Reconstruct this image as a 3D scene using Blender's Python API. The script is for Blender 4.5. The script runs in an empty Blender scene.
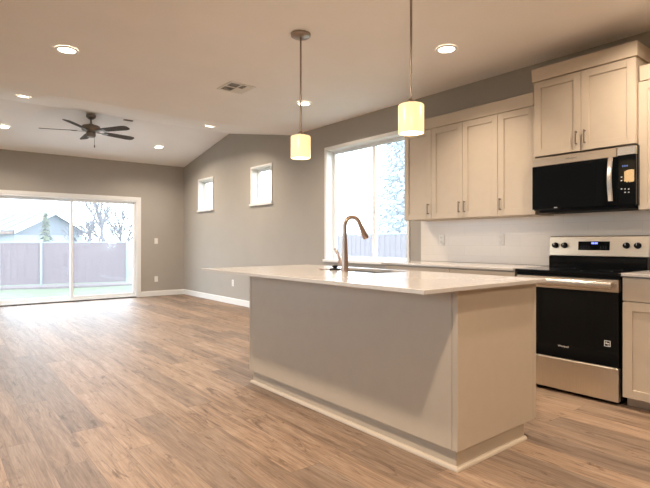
import bpy, bmesh, math, random
from mathutils import Vector, Matrix
random.seed(7)
S = bpy.context.scene
C = S.collection
PI = math.pi

# ---------------------------------------------------------------- camera
cd = bpy.data.cameras.new('camera')
cam = bpy.data.objects.new('camera', cd); C.objects.link(cam)
cd.sensor_width = 36.0
cd.lens = 36.0 * 492.0 / 650.0
cd.shift_y = -2.0 / 650.0
cd.clip_start = 0.05; cd.clip_end = 300
cam.location = (0, 0, 1.125)
cam.rotation_euler = (PI / 2, 0, -math.radians(38.8))
S.camera = cam

# ---------------------------------------------------------------- world / exposure
SKY = 5.8
w = bpy.data.worlds.new('world'); S.world = w; w.use_nodes = True
nt = w.node_tree; nt.nodes.clear()
tc = nt.nodes.new('ShaderNodeTexCoord'); sx = nt.nodes.new('ShaderNodeSeparateXYZ')
rp = nt.nodes.new('ShaderNodeValToRGB'); bg = nt.nodes.new('ShaderNodeBackground'); wo = nt.nodes.new('ShaderNodeOutputWorld')
nt.links.new(tc.outputs['Generated'], sx.inputs[0]); nt.links.new(sx.outputs[2], rp.inputs[0])
rp.color_ramp.elements[0].color = (0.74, 0.86, 0.99, 1); rp.color_ramp.elements[0].position = 0.0
rp.color_ramp.elements[1].color = (0.68, 0.83, 1.0, 1); rp.color_ramp.elements[1].position = 0.9
nt.links.new(rp.outputs[0], bg.inputs[0]); bg.inputs[1].default_value = SKY
nt.links.new(bg.outputs[0], wo.inputs[0])

S.view_settings.view_transform = 'Standard'
S.view_settings.look = 'None'
S.view_settings.gamma = 1.0
S.view_settings.use_curve_mapping = False
S.view_settings.exposure = 0.74
try:
    S.cycles.use_denoising = True
    S.cycles.max_bounces = 14; S.cycles.diffuse_bounces = 8; S.cycles.glossy_bounces = 5
    S.cycles.transparent_max_bounces = 16
    S.cycles.sample_clamp_indirect = 6.0
    S.cycles.caustics_reflective = False; S.cycles.caustics_refractive = False
except Exception:
    pass

DOWN_W = 17.0                 # each recessed lamp
DOWN_C = (1.0, 0.84, 0.68)
PEND_E = 3.2                  # glowing glass of the pendants

def portal(loc, rot, sx_, sy_):
    l = bpy.data.lights.new('daylight_portal', 'AREA'); l.shape = 'RECTANGLE'; l.size = sx_; l.size_y = sy_
    l.cycles.is_portal = True
    o = bpy.data.objects.new('daylight_portal', l); C.objects.link(o); o.location = loc; o.rotation_euler = rot
    return o
portal((2.097, 10.36, 0.98), (-PI / 2, 0, 0), 2.35, 1.9)        # patio door
portal((4.44, 4.57, 1.62), (0, PI / 2, 0), 1.42, 1.44)         # kitchen window
portal((4.44, 7.03, 2.06), (0, PI / 2, 0), 0.6, 0.6)
portal((4.44, 9.15, 2.06), (0, PI / 2, 0), 0.6, 0.6)


portal((-2.74, 1.7, 1.50), (0, -PI / 2, 0), 1.25, 1.75)          # fill window added in the unseen left wall

portal((-2.74, 7.55, 1.40), (0, -PI / 2, 0), 1.75, 3.25)  # second added fill window, same wall

# room constants
XR, XL, YF, YB = 4.30, -2.6, 10.22, -3.2
CZ, RZ, Y0, YRIDGE = 2.743, 3.12, 6.12, 8.17

# ---------------------------------------------------------------- materials
def mat(name, col, rough=0.5, metal=0.0, spec=0.5, bump=0.0, bscale=60, var=0.0, vscale=4.0, stretch=None, emit=None, estr=0.0, coat=0.0):
    m = bpy.data.materials.new(name); m.use_nodes = True
    n = m.node_tree; b = n.nodes['Principled BSDF']
    b.inputs['Base Color'].default_value = (*col, 1)
    b.inputs['Roughness'].default_value = rough
    b.inputs['Metallic'].default_value = metal
    b.inputs['Specular IOR Level'].default_value = spec
    if coat: b.inputs['Coat Weight'].default_value = coat; b.inputs['Coat Roughness'].default_value = 0.05
    if emit: b.inputs['Emission Color'].default_value = (*emit, 1); b.inputs['Emission Strength'].default_value = estr
    t = n.nodes.new('ShaderNodeTexCoord'); mp = n.nodes.new('ShaderNodeMapping')
    n.links.new(t.outputs['Object'], mp.inputs[0])
    if stretch: mp.inputs['Scale'].default_value = stretch
    if var > 0:
        nz = n.nodes.new('ShaderNodeTexNoise'); nz.inputs['Scale'].default_value = vscale; nz.inputs['Detail'].default_value = 4
        n.links.new(mp.outputs[0], nz.inputs['Vector'])
        r = n.nodes.new('ShaderNodeValToRGB')
        r.color_ramp.elements[0].position = 0.3; r.color_ramp.elements[1].position = 0.7
        r.color_ramp.elements[0].color = (*[c * (1 - var) for c in col], 1)
        r.color_ramp.elements[1].color = (*[min(1, c * (1 + var)) for c in col], 1)
        n.links.new(nz.outputs['Fac'], r.inputs[0]); n.links.new(r.outputs[0], b.inputs['Base Color'])
    if bump > 0:
        nz = n.nodes.new('ShaderNodeTexNoise'); nz.inputs['Scale'].default_value = bscale; nz.inputs['Detail'].default_value = 3
        n.links.new(mp.outputs[0], nz.inputs['Vector'])
        bp = n.nodes.new('ShaderNodeBump'); bp.inputs['Strength'].default_value = bump; bp.inputs['Distance'].default_value = 0.004
        n.links.new(nz.outputs['Fac'], bp.inputs['Height']); n.links.new(bp.outputs[0], b.inputs['Normal'])
    return m

M = {}
M['wall'] = mat('wall_paint', (0.395, 0.36, 0.315), 0.8, bump=0.12, bscale=90, var=0.02, vscale=3)
M['ceiling'] = mat('ceiling_paint', (0.93, 0.90, 0.87), 0.8, bump=0.15, bscale=70, var=0.015, vscale=2)
M['trim'] = mat('white_trim_paint', (0.80, 0.79, 0.76), 0.4, var=0.01)
M['vinyl'] = mat('white_vinyl', (0.82, 0.83, 0.83), 0.35, var=0.01)
M['cab'] = mat('greige_cabinet_paint', (0.505, 0.42, 0.32), 0.42, var=0.02, vscale=12, bump=0.03, bscale=200)
M['quartz'] = mat('cream_quartz', (0.53, 0.49, 0.45), 0.14, var=0.03, vscale=40)
M['steel'] = mat('warm_lit_steel', (0.68, 0.55, 0.41), 0.30, metal=1.0, var=0.05, vscale=6, stretch=(1, 1, 60))  # warm room reflections put into the metal tint
M['drawer_steel'] = mat('pale_lit_steel', (0.80, 0.74, 0.64), 0.32, metal=1.0, var=0.04, vscale=6, stretch=(1, 60, 1))  # same steel, tinted paler to suit the reflections on the drawer
M['handle_steel'] = mat('polished_steel', (0.80, 0.77, 0.73), 0.24, metal=1.0, var=0.03, vscale=6)
M['nickel'] = mat('brushed_nickel', (0.33, 0.27, 0.225), 0.32, metal=1.0, var=0.04, vscale=20)
M['bronze'] = mat('warm_brushed_nickel', (0.43, 0.32, 0.255), 0.30, metal=1.0, var=0.04, vscale=20)
M['pull'] = mat('dark_nickel_pull', (0.27, 0.21, 0.17), 0.35, metal=1.0, var=0.04, vscale=20)
M['black_glass'] = mat('black_glass', (0.004, 0.005, 0.006), 0.06, spec=0.22, var=0.05)
M['black'] = mat('black_enamel', (0.008, 0.008, 0.009), 0.25, spec=0.25, var=0.05)
M['black_matte'] = mat('black_plastic', (0.013, 0.012, 0.012), 0.7, spec=0.15, var=0.05)
M['dark'] = mat('dark_gap', (0.03, 0.028, 0.026), 0.8, var=0.05)
M['cream_patch'] = mat('matte_cream_patch', (0.60, 0.43, 0.22), 0.6, var=0.06, vscale=60)
M['ink_white'] = mat('white_print', (0.75, 0.75, 0.74), 0.5, var=0.01)
M['ink_dark'] = mat('dark_print', (0.12, 0.10, 0.09), 0.5, var=0.01)
M['blue_led'] = mat('blue_led', (0.05, 0.07, 0.4), 0.4, emit=(0.16, 0.2, 1.0), estr=2.2)
M['plate'] = mat('white_plastic_plate', (0.80, 0.78, 0.74), 0.4, var=0.01)
M['fan'] = mat('weathered_fan_blade', (0.085, 0.068, 0.054), 0.7, spec=0.15, var=0.12, vscale=30, stretch=(1, 8, 1))
M['fanmetal'] = mat('fan_brushed_metal', (0.22, 0.185, 0.155), 0.4, metal=0.85, var=0.05, vscale=20)
M['lens'] = mat('lamp_lens', (0.9, 0.88, 0.84), 0.4, emit=(1.0, 0.90, 0.76), estr=9.0)
M['shade'] = mat('pendant_glass', (0.45, 0.38, 0.26), 0.3, emit=(1.0, 0.69, 0.31), estr=0.72)
M['bulb'] = mat('bulb_glow', (1, 0.95, 0.8), 0.4, emit=(1.0, 0.86, 0.58), estr=7.0)
M['steel_sink'] = mat('sink_steel', (0.62, 0.50, 0.40), 0.34, metal=1.0, var=0.04, vscale=20)
M['slat'] = mat('mauve_fence_slat', (0.125, 0.072, 0.072), 0.7, var=0.12, vscale=3, stretch=(6, 6, 0.4))
M['galv'] = mat('galvanized_post', (0.2, 0.21, 0.21), 0.5, metal=0.2, var=0.04)
M['siding'] = mat('blue_grey_siding', (0.105, 0.105, 0.12), 0.7, var=0.04)
M['whitewall'] = mat('white_siding', (0.20, 0.21, 0.22), 0.7, var=0.04)
M['roof'] = mat('tan_metal_roof', (0.066, 0.048, 0.040), 0.55, var=0.10, vscale=1.2)
M['rust'] = mat('rusty_eave', (0.16, 0.09, 0.06), 0.8, var=0.25, vscale=3)
M['bark'] = mat('grey_bark', (0.10, 0.078, 0.08), 0.9, var=0.2, vscale=8)
M['conifer'] = mat('blue_green_needles', (0.30, 0.335, 0.345), 0.8, var=0.06, vscale=4)
M['cypress'] = mat('yellow_green_needles', (0.12, 0.12, 0.05), 0.8, var=0.25, vscale=4)
M['leaf'] = mat('dry_leaf_bed', (0.105, 0.062, 0.055), 0.95, var=0.3, vscale=9)
M['patio'] = mat('pale_concrete', (0.50, 0.49, 0.47), 0.85, var=0.06, vscale=6)

def grass_material():
    m = bpy.data.materials.new('winter_lawn'); m.use_nodes = True; n = m.node_tree; b = n.nodes['Principled BSDF']
    b.inputs['Roughness'].default_value = 0.95
    t = n.nodes.new('ShaderNodeTexCoord')
    a = n.nodes.new('ShaderNodeTexNoise'); a.inputs['Scale'].default_value = 0.9; a.inputs['Detail'].default_value = 8; a.inputs['Roughness'].default_value = 0.75
    n.links.new(t.outputs['Object'], a.inputs['Vector'])
    r = n.nodes.new('ShaderNodeValToRGB'); e = r.color_ramp.elements
    e[0].position = 0.36; e[0].color = (0.085, 0.072, 0.04, 1)
    e[1].position = 0.62; e[1].color = (0.056, 0.064, 0.012, 1)
    k = e.new(0.48); k.color = (0.064, 0.076, 0.022, 1)
    n.links.new(a.outputs['Fac'], r.inputs[0]); n.links.new(r.outputs[0], b.inputs['Base Color'])
    return m
M['grass'] = grass_material()
M['ring'] = mat('grey_ring_print', (0.10, 0.10, 0.10), 0.3, var=0.02)
M['keyprint'] = mat('grey_key_print', (0.22, 0.22, 0.22), 0.5, var=0.02)

def floor_material():
    m = bpy.data.materials.new('oak_plank_floor'); m.use_nodes = True; n = m.node_tree; L = n.links.new
    b = n.nodes['Principled BSDF']
    t = n.nodes.new('ShaderNodeTexCoord')
    mp = n.nodes.new('ShaderNodeMapping'); mp.inputs['Rotation'].default_value = (0, 0, PI / 2)
    mp.inputs['Location'].default_value = (0.3, 0.07, 0)
    L(t.outputs['Object'], mp.inputs[0])
    br = n.nodes.new('ShaderNodeTexBrick'); br.offset = 0.37; br.offset_frequency = 2; br.squash = 1.0
    br.inputs['Color1'].default_value = (0, 0, 0, 1); br.inputs['Color2'].default_value = (1, 1, 1, 1); br.inputs['Mortar'].default_value = (0.5, 0.5, 0.5, 1)
    br.inputs['Scale'].default_value = 1.0; br.inputs['Mortar Size'].default_value = 0.0016; br.inputs['Mortar Smooth'].default_value = 0.2
    br.inputs['Brick Width'].default_value = 1.22; br.inputs['Row Height'].default_value = 0.18
    L(mp.outputs[0], br.inputs['Vector'])
    # per plank random offset of grain
    sc = n.nodes.new('ShaderNodeVectorMath'); sc.operation = 'SCALE'; sc.inputs[3].default_value = 37.0
    L(br.outputs['Color'], sc.inputs[0])
    ad = n.nodes.new('ShaderNodeVectorMath'); ad.operation = 'ADD'
    L(mp.outputs[0], ad.inputs[0]); L(sc.outputs[0], ad.inputs[1])
    def grain(scale, stretch, detail, rough, dist=0.0):
        g = n.nodes.new('ShaderNodeMapping'); g.inputs['Scale'].default_value = stretch
        L(ad.outputs[0], g.inputs[0])
        z = n.nodes.new('ShaderNodeTexNoise'); z.inputs['Scale'].default_value = scale; z.inputs['Detail'].default_value = detail
        z.inputs['Roughness'].default_value = rough; z.inputs['Distortion'].default_value = dist
        L(g.outputs[0], z.inputs['Vector'])
        return z
    g1 = grain(3.0, (0.55, 6.0, 1), 6, 0.62, 0.6)      # broad figure
    g2 = grain(14.0, (0.5, 9.0, 1), 5, 0.6)            # fine grain
    g3 = grain(4.2, (0.7, 2.8, 1), 6, 0.7, 1.4)        # knots, dark streaks
    r1 = n.nodes.new('ShaderNodeValToRGB'); e = r1.color_ramp.elements
    e[0].position = 0.28; e[0].color = (0.14, 0.09, 0.057, 1)
    e[1].position = 0.72; e[1].color = (0.33, 0.24, 0.172, 1)
    k = e.new(0.5); k.color = (0.265, 0.18, 0.12, 1)
    L(g1.outputs['Fac'], r1.inputs[0])
    r2 = n.nodes.new('ShaderNodeValToRGB'); r2.color_ramp.elements[0].position = 0.3; r2.color_ramp.elements[0].color = (0.70, 0.67, 0.64, 1)
    r2.color_ramp.elements[1].position = 0.65; r2.color_ramp.elements[1].color = (1.12, 1.12, 1.12, 1)
    L(g2.outputs['Fac'], r2.inputs[0])
    mu = n.nodes.new('ShaderNodeMix'); mu.data_type = 'RGBA'; mu.blend_type = 'MULTIPLY'; mu.inputs['Factor'].default_value = 1.0
    L(r1.outputs[0], mu.inputs['A']); L(r2.outputs[0], mu.inputs['B'])
    r3 = n.nodes.new('ShaderNodeValToRGB'); r3.color_ramp.elements[0].position = 0.32; r3.color_ramp.elements[0].color = (0.36, 0.30, 0.26, 1)
    r3.color_ramp.elements[1].position = 0.43; r3.color_ramp.elements[1].color = (1, 1, 1, 1)
    L(g3.outputs['Fac'], r3.inputs[0])
    m2 = n.nodes.new('ShaderNodeMix'); m2.data_type = 'RGBA'; m2.blend_type = 'MULTIPLY'; m2.inputs['Factor'].default_value = 0.9
    L(mu.outputs['Result'], m2.inputs['A']); L(r3.outputs[0], m2.inputs['B'])
    # per plank tone
    r4 = n.nodes.new('ShaderNodeValToRGB'); r4.color_ramp.elements[0].color = (0.72, 0.73, 0.76, 1); r4.color_ramp.elements[1].color = (1.22, 1.19, 1.14, 1)
    L(br.outputs['Color'], r4.inputs[0])
    m3 = n.nodes.new('ShaderNodeMix'); m3.data_type = 'RGBA'; m3.blend_type = 'MULTIPLY'; m3.inputs['Factor'].default_value = 1.0
    L(m2.outputs['Result'], m3.inputs['A']); L(r4.outputs[0], m3.inputs['B'])
    m4 = n.nodes.new('ShaderNodeMix'); m4.data_type = 'RGBA'; m4.inputs['B'].default_value = (0.16, 0.105, 0.07, 1)
    L(br.outputs['Fac'], m4.inputs['Factor']); L(m3.outputs['Result'], m4.inputs['A'])
    L(m4.outputs['Result'], b.inputs['Base Color'])
    b.inputs['Roughness'].default_value = 0.52
    b.inputs['Specular IOR Level'].default_value = 0.6
    bp = n.nodes.new('ShaderNodeBump'); bp.inputs['Strength'].default_value = 0.12; bp.inputs['Distance'].default_value = 0.003
    L(g2.outputs['Fac'], bp.inputs['Height']); L(bp.outputs[0], b.inputs['Normal'])
    return m
M['floor'] = floor_material()

def tile_material():
    m = bpy.data.materials.new('cream_wall_tile'); m.use_nodes = True; n = m.node_tree; L = n.links.new
    b = n.nodes['Principled BSDF']; b.inputs['Roughness'].default_value = 0.25
    t = n.nodes.new('ShaderNodeTexCoord'); s = n.nodes.new('ShaderNodeSeparateXYZ'); c = n.nodes.new('ShaderNodeCombineXYZ')
    L(t.outputs['Object'], s.inputs[0]); L(s.outputs[1], c.inputs[0]); L(s.outputs[2], c.inputs[1])
    mp = n.nodes.new('ShaderNodeMapping'); mp.inputs['Location'].default_value = (0.40, 0.028, 0); L(c.outputs[0], mp.inputs[0])
    br = n.nodes.new('ShaderNodeTexBrick'); br.offset = 0.5
    br.inputs['Color1'].default_value = (0.75, 0.67, 0.575, 1); br.inputs['Color2'].default_value = (0.77, 0.69, 0.595, 1); br.inputs['Mortar'].default_value = (0.68, 0.605, 0.515, 1)
    br.inputs['Scale'].default_value = 1; br.inputs['Mortar Size'].default_value = 0.0015; br.inputs['Brick Width'].default_value = 0.405; br.inputs['Row Height'].default_value = 0.1015
    L(mp.outputs[0], br.inputs['Vector']); L(br.outputs['Color'], b.inputs['Base Color'])
    return m
M['tile'] = tile_material()

def glass_material(name, veil):
    m = bpy.data.materials.new(name); m.use_nodes = True; n = m.node_tree; n.nodes.clear(); L = n.links.new
    o = n.nodes.new('ShaderNodeOutputMaterial'); tr = n.nodes.new('ShaderNodeBsdfTransparent'); gl = n.nodes.new('ShaderNodeBsdfGlossy')
    gl.inputs['Roughness'].default_value = 0.02; tr.inputs[0].default_value = (0.96, 0.98, 0.98, 1)
    fr = n.nodes.new('ShaderNodeFresnel'); fr.inputs['IOR'].default_value = 1.45
    ge = n.nodes.new('ShaderNodeNewGeometry'); ir = n.nodes.new('ShaderNodeMapRange')      # same reflectance on both faces of the pane
    ir.inputs['To Min'].default_value = 1.45; ir.inputs['To Max'].default_value = 1 / 1.45
    L(ge.outputs['Backfacing'], ir.inputs['Value']); L(ir.outputs[0], fr.inputs['IOR'])
    mx = n.nodes.new('ShaderNodeMixShader'); L(fr.outputs[0], mx.inputs[0]); L(tr.outputs[0], mx.inputs[1]); L(gl.outputs[0], mx.inputs[2])
    tl = n.nodes.new('ShaderNodeBsdfTranslucent'); tl.inputs[0].default_value = (0.9, 0.92, 0.95, 1)
    m2 = n.nodes.new('ShaderNodeMixShader')
    t = n.nodes.new('ShaderNodeTexCoord'); nz = n.nodes.new('ShaderNodeTexNoise'); nz.inputs['Scale'].default_value = 30
    L(t.outputs['Object'], nz.inputs['Vector'])
    mr = n.nodes.new('ShaderNodeMapRange'); mr.inputs['To Min'].default_value = veil * 0.75; mr.inputs['To Max'].default_value = veil * 1.25
    L(nz.outputs['Fac'], mr.inputs['Value']); L(mr.outputs[0], m2.inputs[0])
    L(mx.outputs[0], m2.inputs[1]); L(tl.outputs[0], m2.inputs[2]); L(m2.outputs[0], o.inputs[0])
    return m
M['glass'] = glass_material('window_glass', 0.03)
M['screen_glass'] = glass_material('screened_window_glass', 0.085)
M['door_glass'] = glass_material('glare_haze_door_glass', 0.045)  # translucent veil puts the outdoor glare haze into the pane

# ---------------------------------------------------------------- mesh helpers
class MB:
    def __init__(s): s.bm = bmesh.new()
    def box(s, x0, x1, y0, y1, z0, z1, bev=0.0, seg=1):
        t = bmesh.new()
        bmesh.ops.create_cube(t, size=1)
        for v in t.verts:
            v.co = ((x0 + x1) / 2 + v.co.x * (x1 - x0), (y0 + y1) / 2 + v.co.y * (y1 - y0), (z0 + z1) / 2 + v.co.z * (z1 - z0))
        if bev > 0:
            bmesh.ops.bevel(t, geom=list(t.edges), offset=bev, segments=seg, affect='EDGES', profile=0.5)
        s._join(t); return s
    def _join(s, t):
        me = bpy.data.meshes.new('tmp'); t.to_mesh(me); t.free(); s.bm.from_mesh(me); bpy.data.meshes.remove(me)
    def prism(s, pts, axis, a, b):
        """polygon pts in the two other axes, extruded along axis from a to b"""
        def P(p, q):
            return {'x': (q, p[0], p[1]), 'y': (p[0], q, p[1]), 'z': (p[0], p[1], q)}[axis]
        A = [s.bm.verts.new(P(p, a)) for p in pts]; B = [s.bm.verts.new(P(p, b)) for p in pts]
        k = len(pts)
        s.bm.faces.new(A); s.bm.faces.new(B[::-1])
        for i in range(k): s.bm.faces.new((A[i], B[i], B[(i + 1) % k], A[(i + 1) % k]))
        return s
    def lathe(s, prof, c, seg=32, axis='z', close=True):
        """prof: list of (radius, height along axis) from centre c"""
        rings = []
        for r, h in prof:
            ring = []
            for i in range(seg):
                a = 2 * PI * i / seg; u, v = r * math.cos(a), r * math.sin(a)
                p = {'z': (u, v, h), 'x': (h, u, v), 'y': (u, h, v)}[axis]
                ring.append(s.bm.verts.new((c[0] + p[0], c[1] + p[1], c[2] + p[2])))
            rings.append(ring)
        for a, b in zip(rings, rings[1:]):
            for i in range(seg): s.bm.faces.new((a[i], a[(i + 1) % seg], b[(i + 1) % seg], b[i]))
        if close:
            s.bm.faces.new(rings[0][::-1]); s.bm.faces.new(rings[-1])
        return s
    def tube(s, pts, rad, seg=12, caps=True):
        pts = [Vector(p) for p in pts]
        rads = rad if isinstance(rad, (list, tuple)) else [rad] * len(pts)
        rings = []; prev = None
        for i, p in enumerate(pts):
            d = (pts[min(i + 1, len(pts) - 1)] - pts[max(i - 1, 0)]).normalized()
            if prev is None:
                n = d.orthogonal().normalized()
            else:
                n = (prev - d * prev.dot(d)).normalized()
            prev = n; bn = d.cross(n)
            rings.append([s.bm.verts.new(p + (n * math.cos(2 * PI * k / seg) + bn * math.sin(2 * PI * k / seg)) * rads[i]) for k in range(seg)])
        for a, b in zip(rings, rings[1:]):
            for k in range(seg): s.bm.faces.new((a[k], a[(k + 1) % seg], b[(k + 1) % seg], b[k]))
        if caps: s.bm.faces.new(rings[0][::-1]); s.bm.faces.new(rings[-1])
        return s
    def face(s, pts):
        s.bm.faces.new([s.bm.verts.new(p) for p in pts]); return s
    def xform(s, mtx):
        bmesh.ops.transform(s.bm, matrix=mtx, verts=s.bm.verts); return s
    def build(s, name, material, parent=None, smooth=False):
        o0 = Vector((0, 0, 0)); p = parent
        while p is not None:
            o0 += p.location; p = p.parent
        bmesh.ops.recalc_face_normals(s.bm, faces=s.bm.faces)
        for v in s.bm.verts: v.co -= o0
        me = bpy.data.meshes.new(name); s.bm.to_mesh(me); s.bm.free()
        if smooth:
            me.polygons.foreach_set('use_smooth', [True] * len(me.polygons))
            try: me.set_sharp_from_angle(angle=math.radians(35))
            except Exception: pass
        me.materials.append(M[material] if isinstance(material, str) else material)
        o = bpy.data.objects.new(name, me); C.objects.link(o)
        if parent: o.parent = parent
        return o

def tag(o, label, cat, group=None, kind=None):
    o['label'] = label; o['category'] = cat
    if group: o['group'] = group
    if kind: o['kind'] = kind
    return o
def thing(name, label, cat, loc, group=None):
    o = bpy.data.objects.new(name, None); o.empty_display_size = 0.1; C.objects.link(o); o.location = loc
    return tag(o, label, cat, group)
def struct(o): o['kind'] = 'structure'; return o
def sempty(name, loc=(0, 0, 0)):
    o = bpy.data.objects.new(name, None); o.empty_display_size = 0.1; C.objects.link(o); o.location = loc; o['kind'] = 'structure'
    return o
def dup(root, loc, label=None, group=None):
    r = root.copy(); C.objects.link(r); r.location = loc
    if label: r['label'] = label
    if group: r['group'] = group
    for ch in list(root.children):
        if ch.type == 'LIGHT': continue
        c = ch.copy(); C.objects.link(c); c.parent = r
        for g in list(ch.children):
            d = g.copy(); C.objects.link(d); d.parent = c
    return r
def text_mesh(name, body, size, origin, udir, vdir, depth, material, parent):
    """lettering as a mesh, centred at origin, u right, v up"""
    cu = bpy.data.curves.new('tmp', 'FONT'); cu.body = body; cu.size = size; cu.align_x = 'CENTER'; cu.align_y = 'CENTER'; cu.extrude = depth
    to = bpy.data.objects.new('tmp', cu); C.objects.link(to)
    bpy.context.view_layer.update()
    dg = bpy.context.evaluated_depsgraph_get()
    me = bpy.data.meshes.new_from_object(to.evaluated_get(dg))
    bpy.data.objects.remove(to); bpy.data.curves.remove(cu)
    b = MB(); b.bm.from_mesh(me); bpy.data.meshes.remove(me)
    u = Vector(udir); v = Vector(vdir); n = u.cross(v)
    b.xform(Matrix((( u.x, v.x, n.x, origin[0]), (u.y, v.y, n.y, origin[1]), (u.z, v.z, n.z, origin[2]), (0, 0, 0, 1))))
    return b.build(name, material, parent)

# ================================================================ ROOM SHELL
b = MB().box(XL - 0.15, XR + 0.15, YB - 0.15, YF + 0.15, -0.12, 0.0); struct(b.build('floor', 'floor'))
T = 0.15
prof = [(YB - T, CZ), (Y0, CZ), (YRIDGE, RZ), (YF + T, CZ - 0.0), (YF + T, CZ + 0.14), (YRIDGE, RZ + 0.14), (Y0 - 0.03, CZ + 0.14), (YB - T, CZ + 0.14)]
prof[3] = (YF + T, RZ - (RZ - CZ) / (YF - YRIDGE) * (YF + T - YRIDGE))
prof[4] = (YF + T, prof[3][1] + 0.14)
b = MB().prism(prof, 'x', XL - T, XR + T); struct(b.build('ceiling', 'ceiling'))

def holed(b, axis, a, bb, lo, hi, z0, z1, holes):
    """wall boxes with rectangular holes; axis 'x': wall thickness in x, runs along y"""
    us = sorted({lo, hi, *[h[0] for h in holes], *[h[1] for h in holes]})
    for u0, u1 in zip(us, us[1:]):
        hs = sorted([h for h in holes if h[0] < u1 - 1e-6 and h[1] > u0 + 1e-6], key=lambda h: h[2])
        z = z0
        for h in hs + [None]:
            top = h[2] if h else z1
            if top - z > 1e-6:
                if axis == 'x': b.box(a, bb, u0, u1, z, top)
                else: b.box(u0, u1, a, bb, z, top)
            if h: z = h[3]
    return b
W1 = (3.83, 5.31, 0.880, 2.40)
W2 = (6.725, 7.345, 1.765, 2.375)
W3 = (8.83, 9.46, 1.765, 2.375)
D1 = (0.885, 3.31, 0.0, 1.970)
b = holed(MB(), 'x', XR, XR + T, YB, YF + T, 0, CZ, [W1, W2, W3])
b.prism([(Y0, CZ), (YF, CZ), (YRIDGE, RZ)], 'x', XR, XR + T)
bmesh.ops.remove_doubles(b.bm, verts=b.bm.verts, dist=1e-5)
struct(b.build('wall_right', 'wall'))
b = holed(MB(), 'y', YF, YF + T, XL - T, XR, 0, CZ, [D1])
bmesh.ops.remove_doubles(b.bm, verts=b.bm.verts, dist=1e-5)
struct(b.build('wall_far', 'wall'))
W4_FILL = (0.8, 2.6, 0.85, 2.15); W5_FILL = (5.9, 9.2, 0.5, 2.3)  # two unseen windows added to bring in fill daylight
b = holed(MB(), 'x', XL - T, XL, YB, YF, 0, CZ, [W4_FILL, W5_FILL]); b.prism([(Y0, CZ), (YF, CZ), (YRIDGE, RZ)], 'x', XL - T, XL)
bmesh.ops.remove_doubles(b.bm, verts=b.bm.verts, dist=1e-5); struct(b.build('wall_left', 'wall'))
struct(MB().box(XL - T, XR + T, YB - T, YB, 0, CZ).build('wall_back', 'wall'))

# baseboards
def bbprof(b, axis, face, sgn, lo, hi):
    t, h = 0.014, 0.105
    pts = [(face, 0), (face + sgn * t, 0), (face + sgn * t, h - 0.008), (face + sgn * (t - 0.006), h), (face, h)]
    if axis == 'y': b.prism(pts, 'y', lo, hi)
    else: b.prism([(p[0], p[1]) for p in pts], 'x', lo, hi)
    return b
struct(bbprof(MB(), 'y', XR, -1, 3.60, YF).build('baseboard_right', 'trim'))
struct(bbprof(MB(), 'x', YF, -1, 3.378, XR - 0.014).build('baseboard_far', 'trim'))
struct(bbprof(MB(), 'y', XL, 1, YB, YF).build('baseboard_left', 'trim'))
b = bbprof(MB(), 'x', YF, -1, XL + 0.014, 0.817); struct(b.build('trim_1', 'trim'))

# ---------------------------------------------------------------- windows in the right wall
def window_right(idx, hole, casing, sill_over, mull, sill_t=0.03):
    gm = 'screen_glass' if mull else 'glass'
    y0, y1, z0, z1 = hole
    root = sempty('window_%d' % idx, (XR, (y0 + y1) / 2, z0))
    g = 0.001
    # casing on the room side
    c = MB(); t = 0.014
    c.box(XR - t, XR - g, y0 - casing, y0, z0, z1 + casing, 0.002)
    c.box(XR - t, XR - g, y1, y1 + casing, z0, z1 + casing, 0.002)
    c.box(XR - t, XR - g, y0, y1, z1, z1 + casing, 0.002)
    c.build('window_casing', 'trim', root)
    # painted return lining
    j = MB(); d = 0.008
    j.box(XR - 0.006, XR + 0.122, y0 + g, y0 + d, z0 + d, z1 - d)
    j.box(XR - 0.006, XR + 0.122, y1 - d, y1 - g, z0 + d, z1 - d)
    j.box(XR - 0.006, XR + 0.122, y0 + g, y1 - g, z1 - d, z1 - g)
    j.build('window_jamb', 'trim', root)
    s = MB().box(XR - 0.032, XR + 0.122, y0 - sill_over, y1 + sill_over, z0 - sill_t, z0 + 0.002, 0.004)
    # horns stop at the wall face: cut by keeping the overhang only on the room side
    s = MB().box(XR - 0.034, XR - g, y0 - sill_over, y1 + sill_over, z0 - sill_t, z0 + 0.004, 0.004)
    s.box(XR - 0.004, XR + 0.122, y0 + g, y1 - g, z0 + g, z0 + 0.006)
    s.build('window_sill', 'trim', root)
    # vinyl frame and sashes
    f = MB(); fx0, fx1 = XR + 0.112, XR + 0.149; fw = 0.044
    a0, a1, c0, c1 = y0 + d, y1 - d, z0 + 0.006, z1 - d
    f.box(fx0, fx1, a0, a0 + fw, c0, c1, 0.003); f.box(fx0, fx1, a1 - fw, a1, c0, c1, 0.003)
    f.box(fx0, fx1, a0 + fw, a1 - fw, c0, c0 + fw, 0.003); f.box(fx0, fx1, a0 + fw, a1 - fw, c1 - fw, c1, 0.003)
    fr = f.build('window_frame', 'vinyl', root)
    if mull:
        MB().box(fx0 - 0.006, fx1 - 0.004, mull - 0.028, mull + 0.028, c0 + fw, c1 - fw, 0.003).build('meeting_stile', 'vinyl', root)
        MB().box(fx0 - 0.016, fx0 - 0.007, mull - 0.02, mull + 0.02, 1.50, 1.58, 0.003).build('sash_latch', 'plate', root)
        for q0, q1 in ((a0 + fw, mull - 0.028), (mull + 0.028, a1 - fw)):
            MB().box(fx0 + 0.018, fx0 + 0.024, q0, q1, c0 + fw, c1 - fw).build('glass_pane', gm, root)
    else:
        MB().box(fx0 + 0.018, fx0 + 0.024, a0 + fw, a1 - fw, c0 + fw, c1 - fw).build('glass_pane', gm, root)
    return root
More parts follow.
